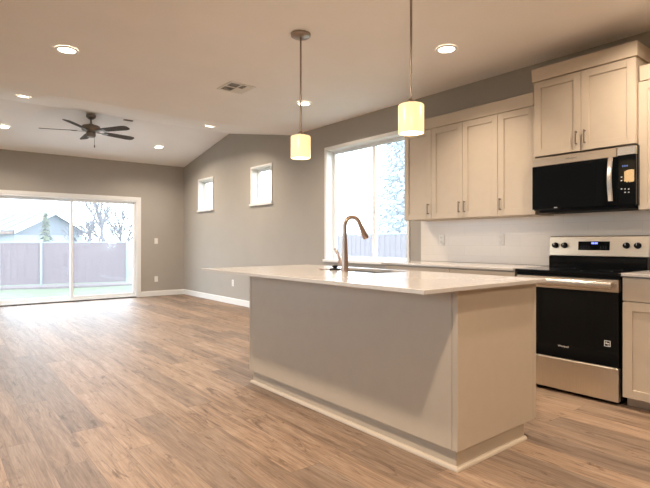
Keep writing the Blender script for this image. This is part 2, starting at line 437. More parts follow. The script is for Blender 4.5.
for idx, (wy0, wy1, wz0, wz1) in ((4, W4_FILL), (5, W5_FILL)):  # frames and panes of the added, out-of-view fill windows
    root = sempty('window_%d' % idx, (XL, (wy0 + wy1) / 2, wz0)); b = MB(); wm = (wy0 + wy1) / 2; g = 0.001; f = 0.05
    for q0, q1 in ((wy0 + g, wy0 + f), (wy1 - f, wy1 - g), (wm - 0.03, wm + 0.03)): b.box(XL - 0.12, XL - 0.06, q0, q1, wz0 + g, wz1 - g)
    for q0, q1 in ((wy0 + f, wm - 0.03), (wm + 0.03, wy1 - f)):
        b.box(XL - 0.12, XL - 0.06, q0, q1, wz0 + g, wz0 + f); b.box(XL - 0.12, XL - 0.06, q0, q1, wz1 - f, wz1 - g)
    b.build('window_frame', 'vinyl', root)
    for q0, q1 in ((wy0 + f, wm - 0.03), (wm + 0.03, wy1 - f)): MB().box(XL - 0.093, XL - 0.087, q0, q1, wz0 + f, wz1 - f).build('glass_pane', 'glass', root)
window_right(1, W1, 0.036, 0.055, 4.49)
window_right(2, W2, 0.026, 0.045, None)
window_right(3, W3, 0.026, 0.045, None)

# ---------------------------------------------------------------- sliding patio door
x0, x1, z0, z1 = D1
root = sempty('door_1', ((x0 + x1) / 2, YF, 0))
g = 0.001; ca = 0.066
c = MB()
c.box(x0 - ca, x0, YF - 0.016, YF - g, 0.0, z1 + ca, 0.003); c.box(x1, x1 + ca, YF - 0.016, YF - g, 0.0, z1 + ca, 0.003); c.box(x0, x1, YF - 0.016, YF - g, z1, z1 + ca, 0.003)
c.build('door_casing', 'trim', root)
f = MB(); fw = 0.03
f.box(x0 + g, x0 + fw, YF - 0.01, YF + 0.145, 0.002, z1 - g, 0.002); f.box(x1 - fw, x1 - g, YF - 0.01, YF + 0.145, 0.002, z1 - g, 0.002)
f.box(x0 + fw, x1 - fw, YF - 0.01, YF + 0.145, z1 - fw, z1 - g, 0.002)
f.build('door_frame', 'vinyl', root)
MB().box(x0 + fw, x1 - fw, YF - 0.01, YF + 0.145, 0.002, 0.035, 0.003).build('door_threshold', 'vinyl', root)
MB().box(x0 + fw, x1 - fw, YF - 0.030, YF - 0.0105, 0.001, 0.016, 0.003).build('door_track', 'black_matte', root)
xm = 2.10
def slider_panel(xa, xb, y, nm):
    p = MB(); s = 0.048
    p.box(xa, xa + s, y, y + 0.035, 0.037, z1 - fw, 0.003); p.box(xb - s, xb, y, y + 0.035, 0.037, z1 - fw, 0.003)
    p.box(xa + s, xb - s, y, y + 0.035, 0.037, 0.037 + 0.062, 0.003); p.box(xa + s, xb - s, y, y + 0.035, z1 - fw - 0.05, z1 - fw, 0.003)
    o = p.build(nm, 'vinyl', root)
    MB().box(xa + s, xb - s, y + 0.014, y + 0.02, 0.099, z1 - fw - 0.05).build('glass_pane', 'door_glass', o)
    return o
slider_panel(x0 + fw + 0.001, xm + 0.026, YF + 0.075, 'fixed_panel')
sp = slider_panel(xm - 0.026, x1 - fw - 0.001, YF + 0.03, 'sliding_panel')
h = MB().box(x1 - fw - 0.036, x1 - fw - 0.014, YF + 0.012, YF + 0.029, 0.93, 1.13, 0.004)
h.build('door_handle', 'vinyl', sp)

# ================================================================ KITCHEN WALL
# tile backsplash
o = MB().box(XR - 0.010, XR - 0.0005, 0.30, 3.62, 0.917, 1.50).build('wall_backsplash', 'tile'); struct(o)

def shaker(b, X, y0, y1, z0, z1, rail=0.058, t=0.019):
    """door facing -x with its face at X"""
    bev = 0.0012
    b.box(X, X + t, y0, y0 + rail, z0, z1, bev); b.box(X, X + t, y1 - rail, y1, z0, z1, bev)
    b.box(X, X + t, y0 + rail, y1 - rail, z0, z0 + rail, bev); b.box(X, X + t, y0 + rail, y1 - rail, z1 - rail, z1, bev)
    b.box(X + 0.009, X + t - 0.002, y0 + rail - 0.002, y1 - rail + 0.002, z0 + rail - 0.002, z1 - rail + 0.002)
    return b
def pull_v(X, y, zc, parent, L=0.105):
    b = MB(); r = 0.0048; st = 0.026
    zt, zb = zc + L / 2, zc - L / 2
    b.tube([(X - st, y, zb), (X - st, y, zt)], r, 10)
    b.box(X - st, X + 0.0005, y - 0.004, y + 0.004, zt - 0.012, zt - 0.003, 0.001)
    b.box(X - st, X + 0.0005, y - 0.004, y + 0.004, zb + 0.003, zb + 0.012, 0.001)
    return b.build('pull_handle', 'pull', parent, True)
def pull_h(X, y, z, parent, L=0.13):
    b = MB(); r = 0.0048; st = 0.026
    b.tube([(X - st, y - L / 2, z), (X - st, y + L / 2, z)], r, 10)
    for q in (-1, 1): b.box(X - st, X + 0.0005, y + q * (L / 2 - 0.008) - 0.004, y + q * (L / 2 - 0.008) + 0.004, z - 0.004, z + 0.004, 0.001)
    return b.build('pull_handle', 'pull', parent, True)

XW = XR - 0.003        # backs sit a hair off the wall
def wall_cabinet(label, y0, y1, z0, z1, X, doors, body_x1=XW, top=None):
    """doors: list of (y0, y1, handle_y)"""
    root = thing('wall_cabinet', label, 'cabinet', ((X + XR) / 2, (y0 + y1) / 2, z0), 'greige wall cabinets')
    t = top if top else z1
    b = MB().box(X + 0.021, body_x1, y0 + 0.0006, y1 - 0.0006, z0, t, 0.001)
    b.build('cabinet_body', 'cab', root)
    for d0, d1, hy in doors:
        d = shaker(MB(), X, d0, d1, z0 + 0.002, z1 - 0.003).build('cabinet_door', 'cab', root)
        if hy is not None: pull_v(X, hy, z0 + 0.105, d)
    return root
CB, CT = 1.356, 2.275           # wall cabinet bottom, door top
CX = 3.965                      # door faces
XB = XR - 0.011                 # lower parts clear the tile
g2 = 0.0017
wall_cabinet('narrow single-door wall cabinet beside the kitchen window', 3.215, 3.575, CB, CT, CX, [(3.215 + g2, 3.575 - g2, 3.245)], XB)
wall_cabinet('double-door wall cabinet between two single-door ones, above the backsplash', 2.465, 3.215, CB, CT, CX, [(2.465 + g2, 2.84 - g2, 2.81), (2.84 + g2, 3.215 - g2, 2.87)], XB)
wall_cabinet('single-door wall cabinet next to the microwave on its left', 2.114, 2.465, CB, CT, CX, [(2.114 + g2, 2.465 - g2, 2.435)], XB)
wall_cabinet('wall cabinet right of the microwave, cut off by the frame', 0.60, 1.345, CB, CT, CX, [(0.60 + g2, 0.972 - g2, 0.944), (0.972 + g2, 1.345 - g2, 1.0)], XB)
# crown boards on the lower run
o = MB().box(CX - 0.004, XW, 2.124, 3.583, CT + 0.001, 2.385, 0.002).build('crown_board', 'cab')
tag(o, 'long plain crown board along the top of the left wall cabinets', 'crown board')
o = MB().box(CX - 0.004, XW, 0.60, 1.335, CT + 0.001, 2.385, 0.002).build('crown_board', 'cab')
tag(o, 'short crown board above the cabinet at the right frame edge', 'crown board')
# tall cabinet over the microwave
TX, TY0, TY1, TB, TT = 3.935, 1.348, 2.110, 1.832, 2.455
root = wall_cabinet('taller double-door cabinet stepping up directly above the microwave', TY0, TY1, TB, TT, TX,
                    [(TY0 + g2, (TY0 + TY1) / 2 - g2, (TY0 + TY1) / 2 - 0.032), ((TY0 + TY1) / 2 + g2, TY1 - g2, (TY0 + TY1) / 2 + 0.032)])
MB().box(TX - 0.014, XW, TY0 - 0.012, TY1 + 0.012, TT + 0.001, 2.562, 0.002).build('crown_board', 'cab', root)

# base cabinets
FX = 3.665
def base_cabinet(label, y0, y1, ndoor=2, hy=None):
    root = thing('base_cabinet', label, 'cabinet', ((FX + XR) / 2, (y0 + y1) / 2, 0), 'greige base cabinets')
    MB().box(FX + 0.021, XW, y0 + 0.0006, y1 - 0.0006, 0.072, 0.893, 0.001).build('cabinet_body', 'cab', root)
    MB().box(FX + 0.085, XW, y0 + 0.0006, y1 - 0.0006, 0.001, 0.0715).build('toe_kick', 'cab', root)
    d = MB().box(FX, FX + 0.019, y0 + g2, y1 - g2, 0.727, 0.884, 0.0015).build('cabinet_drawer', 'cab', root)
    pull_h(FX, (y0 + y1) / 2, 0.805, d)
    n = ndoor; wd = (y1 - y0) / n
    for k in range(n):
        a = y0 + k * wd + g2; e = y0 + (k + 1) * wd - g2
        dd = shaker(MB(), FX, a, e, 0.074, 0.720).build('cabinet_door', 'cab', root)
        pull_v(FX, (e - 0.03) if (k == 0 and n == 2) else (a + 0.03), 0.64, dd)
base_cabinet('base cabinet under the left end of the wall counter, behind the island', 2.76, 3.575)
base_cabinet('base cabinet left of the range, behind the island', 2.122, 2.76, 2)
base_cabinet('base cabinet right of the range, cut off by the frame', 0.60, 1.338, 2)
# wall counters
o = MB().box(3.640, XB - 0.001, 2.124, 3.600, 0.894, 0.915, 0.002).build('wall_countertop', 'quartz'); tag(o, 'narrow cream wall countertop under the backsplash, left of the range', 'countertop')
o = MB().box(3.640, XB - 0.001, 0.55, 1.338, 0.894, 0.915, 0.002).build('wall_countertop', 'quartz'); tag(o, 'cream countertop piece right of the range at the frame edge', 'countertop')

# wall plates
def plate(name, label, cat, loc, axis, kind, group=None, w=0.072, h=0.117):
    """axis 'x': on a wall facing -x ; 'y': facing -y"""
    root = thing(name, label, cat, loc, group)
    def bx(b, u0, u1, d0, d1, v0, v1, bev=0.0):
        if axis == 'x': b.box(loc[0] - d1, loc[0] - d0, loc[1] + u0, loc[1] + u1, loc[2] + v0, loc[2] + v1, bev)
        else: b.box(loc[0] + u0, loc[0] + u1, loc[1] - d1, loc[1] - d0, loc[2] + v0, loc[2] + v1, bev)
        return b
    bx(MB(), -w / 2, w / 2, 0, 0.005, -h / 2, h / 2, 0.0015).build('cover_plate', 'plate', root)
    if kind == 'outlet':
        for s in (-1, 1):
            r = bx(MB(), -0.017, 0.017, 0.0051, 0.0075, s * 0.024 - 0.016, s * 0.024 + 0.016, 0.001).build('receptacle', 'plate', root)
            b = MB(); bx(b, -0.008, -0.0055, 0.0076, 0.0079, s * 0.024 - 0.004, s * 0.024 + 0.007); bx(b, 0.0055, 0.008, 0.0076, 0.0079, s * 0.024 - 0.004, s * 0.024 + 0.007)
            bx(b, -0.002, 0.002, 0.0076, 0.0079, s * 0.024 - 0.012, s * 0.024 - 0.008); b.build('slots', 'dark', r)
    else:
        bx(MB(), -0.016, 0.016, 0.0051, 0.0085, -0.033, 0.033, 0.0015).build('rocker', 'plate', root)
    return root
plate('wall_outlet', 'cream outlet on the backsplash nearest the window', 'outlet', (XB + 0.0005, 3.335, 1.147), 'x', 'outlet', 'wall plates')
plate('wall_outlet', 'cream outlet on the backsplash just left of the range', 'outlet', (XB + 0.0005, 2.631, 1.147), 'x', 'outlet', 'wall plates')
plate('light_switch', 'white rocker light switch on the wall beside the sliding door', 'light switch', (3.69, YF - 0.0005, 1.146), 'y', 'switch', 'wall plates')
plate('wall_outlet', 'white outlet low on the far wall below the light switch', 'outlet', (3.69, YF - 0.0005, 0.352), 'y', 'outlet', 'wall plates')
plate('wall_outlet', 'white outlet low on the right wall, near the island end', 'outlet', (XR - 0.0005, 8.02, 0.38), 'x', 'outlet', 'wall plates')

# ================================================================ MICROWAVE
my0, my1, mz0, mz1, mx = 1.334, 2.110, 1.386, 1.819, 3.905
root = thing('microwave', 'black and stainless over-the-range microwave under the tall cabinet', 'microwave', ((mx + XR) / 2, (my0 + my1) / 2, mz0))
MB().box(mx + 0.032, XB - 0.001, my0, my1, mz0, mz1, 0.003).build('housing', 'black', root)
MB().box(mx + 0.06, XB - 0.03, my0 + 0.03, my1 - 0.03, mz0 - 0.018, mz0 - 0.0005, 0.004).build('vent_grille', 'black_matte', root)
yc = 1.462     # seam between door and control panel
top = mz1 - 0.004; st = mz1 - 0.072
MB().box(mx, mx + 0.031, yc + 0.001, my1, st, top, 0.003).build('top_strip', 'steel', root)
MB().box(mx, mx + 0.031, my0 + 0.004, yc - 0.001, st + 0.004, top, 0.003).build('top_strip', 'handle_steel', root)
door = MB().box(mx + 0.001, mx + 0.031, yc + 0.001, my1, mz0 + 0.006, st - 0.001, 0.004).build('microwave_door', 'black_glass', root)
MB().box(mx - 0.0005, mx + 0.0008, yc + 0.14, my1 - 0.08, mz0 + 0.06, st - 0.03, 0.0002).build('door_window', 'black_glass', door)
# bowed handle
hb = MB(); pts = []
for i in range(13):
    t = i / 12; z = mz0 + 0.038 + t * 0.325; pts.append((mx - 0.022 - 0.022 * math.sin(PI * t), yc + 0.035, z))
n = len(pts); W = 0.017
for i in range(n - 1):
    (xa, ya, za), (xb_, yb_, zb) = pts[i], pts[i + 1]
    vs = []
    for (x, y, z) in ((xa, ya, za), (xb_, yb_, zb)):
        vs.append([hb.bm.verts.new((x, y - W, z)), hb.bm.verts.new((x - 0.008, y - W * 0.7, z)), hb.bm.verts.new((x - 0.008, y + W * 0.7, z)), hb.bm.verts.new((x, y + W, z))])
    for k in range(4): hb.bm.faces.new((vs[0][k], vs[0][(k + 1) % 4], vs[1][(k + 1) % 4], vs[1][k]))
    if i == 0: hb.bm.faces.new(vs[0])
    if i == n - 2: hb.bm.faces.new(vs[1][::-1])
bmesh.ops.remove_doubles(hb.bm, verts=hb.bm.verts, dist=1e-5)
hb.box(mx - 0.024, mx + 0.002, yc + 0.022, yc + 0.048, mz0 + 0.040, mz0 + 0.064, 0.002)
hb.box(mx - 0.024, mx + 0.002, yc + 0.022, yc + 0.048, mz0 + 0.337, mz0 + 0.361, 0.002)
hb.build('door_handle', 'handle_steel', door, True)['label'] = 'bowed stainless handle'
cp = MB().box(mx + 0.001, mx + 0.031, my0 + 0.004, yc - 0.001, mz0 + 0.006, st + 0.003, 0.003).build('control_panel', 'black_glass', root)
MB().box(mx - 0.0003, mx + 0.0009, 1.380, 1.432, 1.660, 1.686, 0.0001).build('clock_display', 'blue_led' if False else 'black_glass', cp)
b = MB()
for k, yy in enumerate((1.422, 1.408, 1.394)): b.box(mx - 0.0008, mx - 0.0004, yy - 0.004, yy + 0.004, 1.667, 1.679)
bl = mat('dim_blue_digits', (0.03, 0.05, 0.15), 0.4, emit=(0.08, 0.14, 0.35), estr=0.6); b.build('display_digits', bl, cp)
b = MB()  # flat cream patch with a ragged outline on the panel
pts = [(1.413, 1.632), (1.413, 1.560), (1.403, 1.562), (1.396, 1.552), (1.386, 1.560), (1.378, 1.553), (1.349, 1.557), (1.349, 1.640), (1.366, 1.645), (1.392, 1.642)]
b.prism([(p[0], p[1]) for p in pts], 'x', mx - 0.0006, mx + 0.0005); b.build('cream_patch', 'cream_patch', cp)['label'] = 'ragged cream patch'
b = MB()
for yy, zz in ((1.431, .236), (1.408, .238), (1.384, .240), (1.408, .262), (1.384, .263), (1.431, .15), (1.431, .175)):
    MB().box(mx - 0.0002, mx + 0.0008, yy - 0.0045, yy + 0.0045, 1.745 - zz - 0.003, 1.745 - zz + 0.003).build('button_mark', 'ink_white', cp)
text_mesh('brand_lettering', 'Whirlpool', 0.020, (mx - 0.0002, 1.79, (st + top) / 2), (0, -1, 0), (0, 0, 1), 0.0003, 'ink_dark', root)
MB().box(mx + 0.006, mx + 0.024, my1 + 0.0002, my1 + 0.0012, mz0 + 0.13, mz0 + 0.21).build('cream_patch', 'cream_patch', root)
b = MB().box(mx + 0.0003, mx + 0.0012, 1.90, 1.925, mz0 + 0.012, mz0 + 0.018); b.build('small_mark', 'ink_white', root)

# ================================================================ RANGE
ry0, ry1 = 1.356, 2.114; rx = 3.668
root = thing('kitchen_range', 'freestanding stainless and black electric range under the microwave', 'range', ((rx + XR) / 2, (ry0 + ry1) / 2, 0))
MB().box(rx + 0.045, XB - 0.003, ry0, ry1, 0.03, 0.885, 0.002).build('body', 'black', root)
MB().box(rx + 0.075, XB - 0.05, ry0 + 0.02, ry1 - 0.02, 0.001, 0.0295).build('plinth', 'black_matte', root)
MB().box(rx - 0.022, 4.19, ry0 - 0.0, ry1, 0.886, 0.912, 0.005, 2).build('cooktop', 'black_glass', root)
b = MB()
for (bx_, by_, br_) in ((3.80, 1.56, 0.105), (3.80, 1.93, 0.085), (4.05, 1.56, 0.08), (4.05, 1.93, 0.10)):
    seg = 40; b = MB()
    for k in range(seg):
        a0, a1 = 2 * PI * k / seg, 2 * PI * (k + 1) / seg
        b.face([(bx_ + r * math.cos(a), by_ + r * math.sin(a), 0.9124) for r, a in ((br_, a0), (br_, a1), (br_ - 0.003, a1), (br_ - 0.003, a0))])
    b.build('burner_ring', 'ring', root)
# back guard
MB().box(4.19, XB - 0.003, ry0 + 0.002, ry1 - 0.004, 0.886, 1.006, 0.003).build('back_guard', 'black_glass', root)
bgx = 4.215
pn = MB().prism([(bgx + 0.01, 1.004), (bgx, 1.012), (bgx + 0.012, 1.168), (bgx + 0.024, 1.176), (XB - 0.004, 1.176), (XB - 0.004, 1.004)], 'y', ry0 - 0.002, ry1 + 0.002).build('control_panel', 'steel', root)
def px(z): return bgx + 0.012 * (z - 1.012) / 0.156
for yy in (2.066, 1.988, 1.510, 1.432):
    k = MB().lathe([(0.024, 0.0), (0.024, -0.006), (0.0205, -0.012), (0.0195, -0.030), (0.017, -0.033)], (px(1.095) + 0.0015, yy, 1.097), 24, 'x').build('knob', 'black_matte', pn, True)
    MB().box(px(1.095) - 0.0345, px(1.095) - 0.0310, yy - 0.002, yy + 0.002, 1.099, 1.115).build('knob_pointer', 'ink_white', k)
d = MB().prism([(px(1.058) - 0.0015, 1.058), (px(1.13) - 0.0015, 1.13), (px(1.13) + 0.002, 1.13), (px(1.058) + 0.002, 1.058)], 'y', 1.632, 1.876).build('display_panel', 'black_glass', pn)
b = MB()
for yy in (1.766, 1.754, 1.740, 1.728): b.box(px(1.113) - 0.0026, px(1.113) - 0.0018, yy - 0.0045, yy + 0.0045, 1.108, 1.122)
b.build('clock_digits', 'blue_led', d)
b = MB()
for yy in (1.85, 1.83, 1.81, 1.79, 1.70, 1.68, 1.66):
    for zz in (1.07, 1.085): MB().box(px(zz) - 0.0022, px(zz) - 0.0012, yy - 0.003, yy + 0.003, zz - 0.0015, zz + 0.0015).build('key_mark', 'keyprint', d)
# front
MB().box(rx + 0.006, rx + 0.044, ry0 + 0.004, ry1 - 0.004, 0.868, 0.885, 0.001).build('vent_gap', 'black_matte', root)
dr = MB().box(rx, rx + 0.044, ry0 + 0.006, ry1 - 0.004, 0.776, 0.866, 0.003).build('door_rail', 'steel', root)
hb = MB().tube([(rx - 0.045, ry0 + 0.035, 0.826), (rx - 0.045, ry1 - 0.033, 0.826)], 0.013, 16)
for v in hb.bm.verts: v.co.z = 0.826 + (v.co.z - 0.826) * 1.9
for yy in (ry0 + 0.05, ry1 - 0.048): hb.box(rx - 0.045, rx + 0.001, yy - 0.013, yy + 0.013, 0.814, 0.838, 0.003)
hb.build('door_handle', 'handle_steel', dr, True)
od = MB().box(rx, rx + 0.044, ry0 + 0.006, ry1 - 0.004, 0.262, 0.775, 0.003).build('oven_door', 'black_glass', root)
MB().box(rx - 0.0004, rx + 0.001, ry0 + 0.10, ry1 - 0.10, 0.40, 0.70, 0.0002).build('oven_window', 'black_glass', od)
text_mesh('brand_lettering', 'Whirlpool', 0.019, (rx - 0.0003, 1.738, 0.350), (0, -1, 0), (0, 0, 1), 0.0003, 'ink_white', od)
b = MB(); cy, cz, q, t = 1.434, 0.420, 0.0205, 0.004
for (a0, a1, c0, c1) in ((cy - q, cy + q, cz + q - t, cz + q), (cy - q, cy + q, cz - q, cz - q + t), (cy - q, cy - q + t, cz - q + t, cz + q - t), (cy + q - t, cy + q, cz - q + t, cz + q - t), (cy - q + 0.008, cy + q - 0.008, cz - 0.002, cz + 0.004), (cy + 0.003, cy + 0.011, cz + 0.008, cz + 0.011), (cy - 0.011, cy - 0.001, cz - 0.011, cz - 0.007)):
    b.box(rx - 0.0008, rx + 0.0002, a0, a1, c0, c1)
b.build('door_decal', 'ink_white', od)['label'] = 'white square symbol'
MB().box(rx - 0.002, rx + 0.044, ry0 + 0.006, ry1 - 0.004, 0.024, 0.258, 0.006, 2).build('storage_drawer', 'drawer_steel', root)

# ================================================================ ISLAND
ix0, ix1, iy0, iy1 = 2.0, 2.735, 1.46, 3.455
PT = 0.8925
root = thing('kitchen_island', 'big greige kitchen island base with plain panelled sides', 'kitchen island', ((ix0 + ix1) / 2, (iy0 + iy1) / 2, 0))
MB().box(ix0, ix0 + 0.018, iy0 + 0.034, iy1 - 0.034, 0.1005, PT, 0.0008).build('back_panel', 'cab', root)
MB().box(ix0, ix1 - 0.021, iy0, iy0 + 0.032, 0.1005, PT, 0.0012).build('end_panel', 'cab', root)
MB().box(ix0, ix1 - 0.021, iy1 - 0.032, iy1, 0.1005, PT, 0.0012).build('end_panel', 'cab', root)
MB().box(ix0 + 0.02, ix1 - 0.022, iy0 + 0.033, iy1 - 0.033, 0.1005, 0.12).build('cabinet_floor', 'cab', root)
b = MB(); r = 0.022
b.box(ix0 + r, ix0 + r + 0.018, iy0 + r, iy1 - r, 0.001, 0.0998); b.box(ix0 + r + 0.018, ix1 - 0.08, iy0 + r, iy0 + r + 0.018, 0.001, 0.0998)
b.box(ix0 + r + 0.018, ix1 - 0.08, iy1 - r - 0.018, iy1 - r, 0.001, 0.0998); b.box(ix1 - 0.098, ix1 - 0.08, iy0 + r + 0.018, iy1 - r - 0.018, 0.001, 0.0998)
b.build('toe_kick', 'cab', root)
# quarter round along the floor
qb = MB(); q = 0.020
arc = [(0, 0)] + [(q * math.cos(a), q * math.sin(a)) for a in [PI / 2 * k / 6 for k in range(7)]]
xo, yo, xe, ye = ix0 + r - 0.0005, iy0 + r - 0.0005, ix1 - 0.08, iy1 - r + 0.0005
corners = [((xe, yo), (0, -1)), ((xo, yo), (-1, -1)), ((xo, ye), (-1, 1)), ((xe, ye), (0, 1))]
rings = [[qb.bm.verts.new((cx + dx * u, cy + dy * u, 0.001 + v)) for u, v in arc] for (cx, cy), (dx, dy) in corners]
for A, B in zip(rings, rings[1:]):
    for k in range(len(arc)): qb.bm.faces.new((A[k], A[(k + 1) % len(arc)], B[(k + 1) % len(arc)], B[k]))
qb.bm.faces.new(rings[0]); qb.bm.faces.new(rings[-1][::-1])
qb.build('quarter_round', 'cab', root)
# working side with doors
MB().box(ix1 - 0.0205, ix1 - 0.003, iy0, iy1, 0.1005, PT).build('face_frame', 'cab', root)
def shaker_back(b, X, y0, y1, z0, z1, rail=0.058):
    t = 0.019
    b.box(X - t, X, y0, y0 + rail, z0, z1, 0.001); b.box(X - t, X, y1 - rail, y1, z0, z1, 0.001)
    b.box(X - t, X, y0 + rail, y1 - rail, z0, z0 + rail, 0.001); b.box(X - t, X, y0 + rail, y1 - rail, z1 - rail, z1, 0.001)
    b.box(X - t + 0.002, X - 0.009, y0 + rail - 0.002, y1 - rail + 0.002, z0 + rail - 0.002, z1 - rail + 0.002); return b
for k in range(4):
    a = iy0 + k * (iy1 - iy0) / 4 + g2; e = iy0 + (k + 1) * (iy1 - iy0) / 4 - g2
    dd = shaker_back(MB(), ix1 + 0.0165, a, e, 0.104, 0.884).build('cabinet_door', 'cab', root)
    yy = (e - 0.03) if k % 2 == 0 else (a + 0.03); X = ix1 + 0.0165
    b = MB().tube([(X + 0.026, yy, 0.72), (X + 0.026, yy, 0.825)], 0.0048, 10)
    b.box(X - 0.0005, X + 0.026, yy - 0.004, yy + 0.004, 0.725, 0.734); b.box(X - 0.0005, X + 0.026, yy - 0.004, yy + 0.004, 0.811, 0.82)
    b.build('pull_handle', 'pull', dd)

# island countertop with a cut-out for the sink
cx0, cx1, cy0, cy1, ct, cb = 1.695, 2.775, 1.412, 3.69, 0.914, 0.894
sx0, sx1, sy0, sy1 = 2.345, 2.712, 2.36, 3.02
t = bmesh.new()
def rring(x0, x1, y0, y1, r, z, n=5):
    out = []
    for (cx, cy, a) in ((x1 - r, y1 - r, 0), (x0 + r, y1 - r, PI / 2), (x0 + r, y0 + r, PI), (x1 - r, y0 + r, 3 * PI / 2)):
        for k in range(n): out.append((cx + r * math.cos(a + PI / 2 * k / (n - 1)), cy + r * math.sin(a + PI / 2 * k / (n - 1)), z))
    return out
b = MB()
e = 0.002
def ring(x): return [b.bm.verts.new(p) for p in x]
oT2 = ring(rring(cx0 + e, cx1 - e, cy0 + e, cy1 - e, 0.006, ct)); oT = ring(rring(cx0, cx1, cy0, cy1, 0.008, ct - e)); oB = ring(rring(cx0, cx1, cy0, cy1, 0.008, cb))
iT2 = ring(rring(sx0 - e, sx1 + e, sy0 - e, sy1 + e, 0.024, ct)); iT = ring(rring(sx0, sx1, sy0, sy1, 0.022, ct - e)); iB = ring(rring(sx0, sx1, sy0, sy1, 0.022, cb))
N = len(oT)
for A, B in ((iT2, oT2), (oT2, oT), (oT, oB), (oB, iB), (iB, iT), (iT, iT2)):
    for k in range(N): b.bm.faces.new((A[k], A[(k + 1) % N], B[(k + 1) % N], B[k]))
o = b.build('island_countertop', 'quartz'); tag(o, 'large cream quartz countertop overhanging the island base', 'countertop')
# sink basin
b = MB(); zb = 0.70
R = [rring(sx0 - 0.014, sx1 + 0.006, sy0 - 0.014, sy1 + 0.014, 0.03, cb - 0.0006), rring(sx0 + 0.001, sx1 - 0.001, sy0 + 0.001, sy1 - 0.001, 0.022, cb - 0.0006),
     rring(sx0 + 0.004, sx1 - 0.004, sy0 + 0.004, sy1 - 0.004, 0.03, zb + 0.03), rring(sx0 + 0.03, sx1 - 0.03, sy0 + 0.03, sy1 - 0.03, 0.04, zb)]
R = [ring(q) for q in R]
for A, B in zip(R, R[1:]):
    for k in range(N): b.bm.faces.new((A[k], A[(k + 1) % N], B[(k + 1) % N], B[k]))
b.bm.faces.new(R[-1])
bas = b.bm
geo = bmesh.ops.solidify(bas, geom=list(bas.faces), thickness=0.0015)
root = thing('kitchen_sink', 'undermount stainless sink set into the island countertop', 'sink', ((sx0 + sx1) / 2, (sy0 + sy1) / 2, zb))
b.build('basin', 'steel_sink', root, True)
MB().lathe([(0.045, 0.0), (0.045, 0.003), (0.03, 0.004), (0.028, 0.002)], ((sx0 + sx1) / 2, (sy0 + sy1) / 2, zb + 0.002), 24).build('drain', 'handle_steel', root, True)

# faucet
fx, fy = 2.305, 2.642
root = thing('kitchen_faucet', 'tall gooseneck pull-down faucet standing on the island counter', 'faucet', (fx, fy, ct))
z = ct + 0.0006
MB().lathe([(0.0265, 0), (0.027, 0.004), (0.0265, 0.03), (0.0235, 0.085), (0.0205, 0.15), (0.0185, 0.20), (0.0175, 0.235)], (fx, fy, z), 28).build('faucet_body', 'bronze', root, True)
pts = []; R_ = 0.058; zc = z + 0.332
pts.append((fx, fy, z + 0.23)); pts.append((fx, fy, z + 0.28))
for k in range(0, 13):
    a = PI - k * (PI * 0.91) / 12
    pts.append((fx + R_ + R_ * math.cos(a), fy - 0.03 * (k / 12), zc + R_ * math.sin(a)))
MB().tube(pts, 0.0155, 18).build('spout', 'bronze', root, True)
p = Vector(pts[-1]); dirn = (Vector(pts[-1]) - Vector(pts[-2])).normalized()
q = [p - dirn * 0.004, p + dirn * 0.008, p + dirn * 0.03, p + dirn * 0.09, p + dirn * 0.115, p + dirn * 0.124]
MB().tube(q, [0.014, 0.0155, 0.0165, 0.0215, 0.022, 0.0195], 20).build('spray_head', 'bronze', root, True)
hv = MB().tube([(fx, fy + 0.012, z + 0.062), (fx, fy + 0.05, z + 0.062), (fx, fy + 0.062, z + 0.063)], [0.0165, 0.0165, 0.013], 18)
lv = hv.build('valve_body', 'bronze', root, True)
MB().tube([(fx, fy + 0.05, z + 0.070), (fx - 0.004, fy + 0.058, z + 0.10), (fx - 0.012, fy + 0.072, z + 0.135), (fx - 0.02, fy + 0.088, z + 0.163)], [0.0105, 0.0085, 0.011, 0.009], 12).build('lever_handle', 'bronze', lv, True)
# small fittings on the counter
root = thing('sink_stopper', 'black round sink stopper with a knob, left of the faucet', 'sink stopper', (2.385, 2.845, ct))
MB().lathe([(0.040, 0.0), (0.043, 0.004), (0.040, 0.010), (0.018, 0.013)], (2.385, 2.845, ct + 0.0006), 28).build('rim_disc', 'black_matte', root, True)
MB().lathe([(0.014, 0.0125), (0.014, 0.018), (0.022, 0.022), (0.022, 0.031), (0.014, 0.035)], (2.385, 2.845, ct + 0.0008), 20).build('knob', 'black_matte', root, True)
o = MB().lathe([(0.021, 0.0), (0.021, 0.004), (0.017, 0.007), (0.012, 0.0075)], (2.335, 2.955, ct + 0.0006), 24).build('hole_cover', 'bronze', None, True)
tag(o, 'small flat bronze cap on the counter beside the black stopper', 'hole cover')

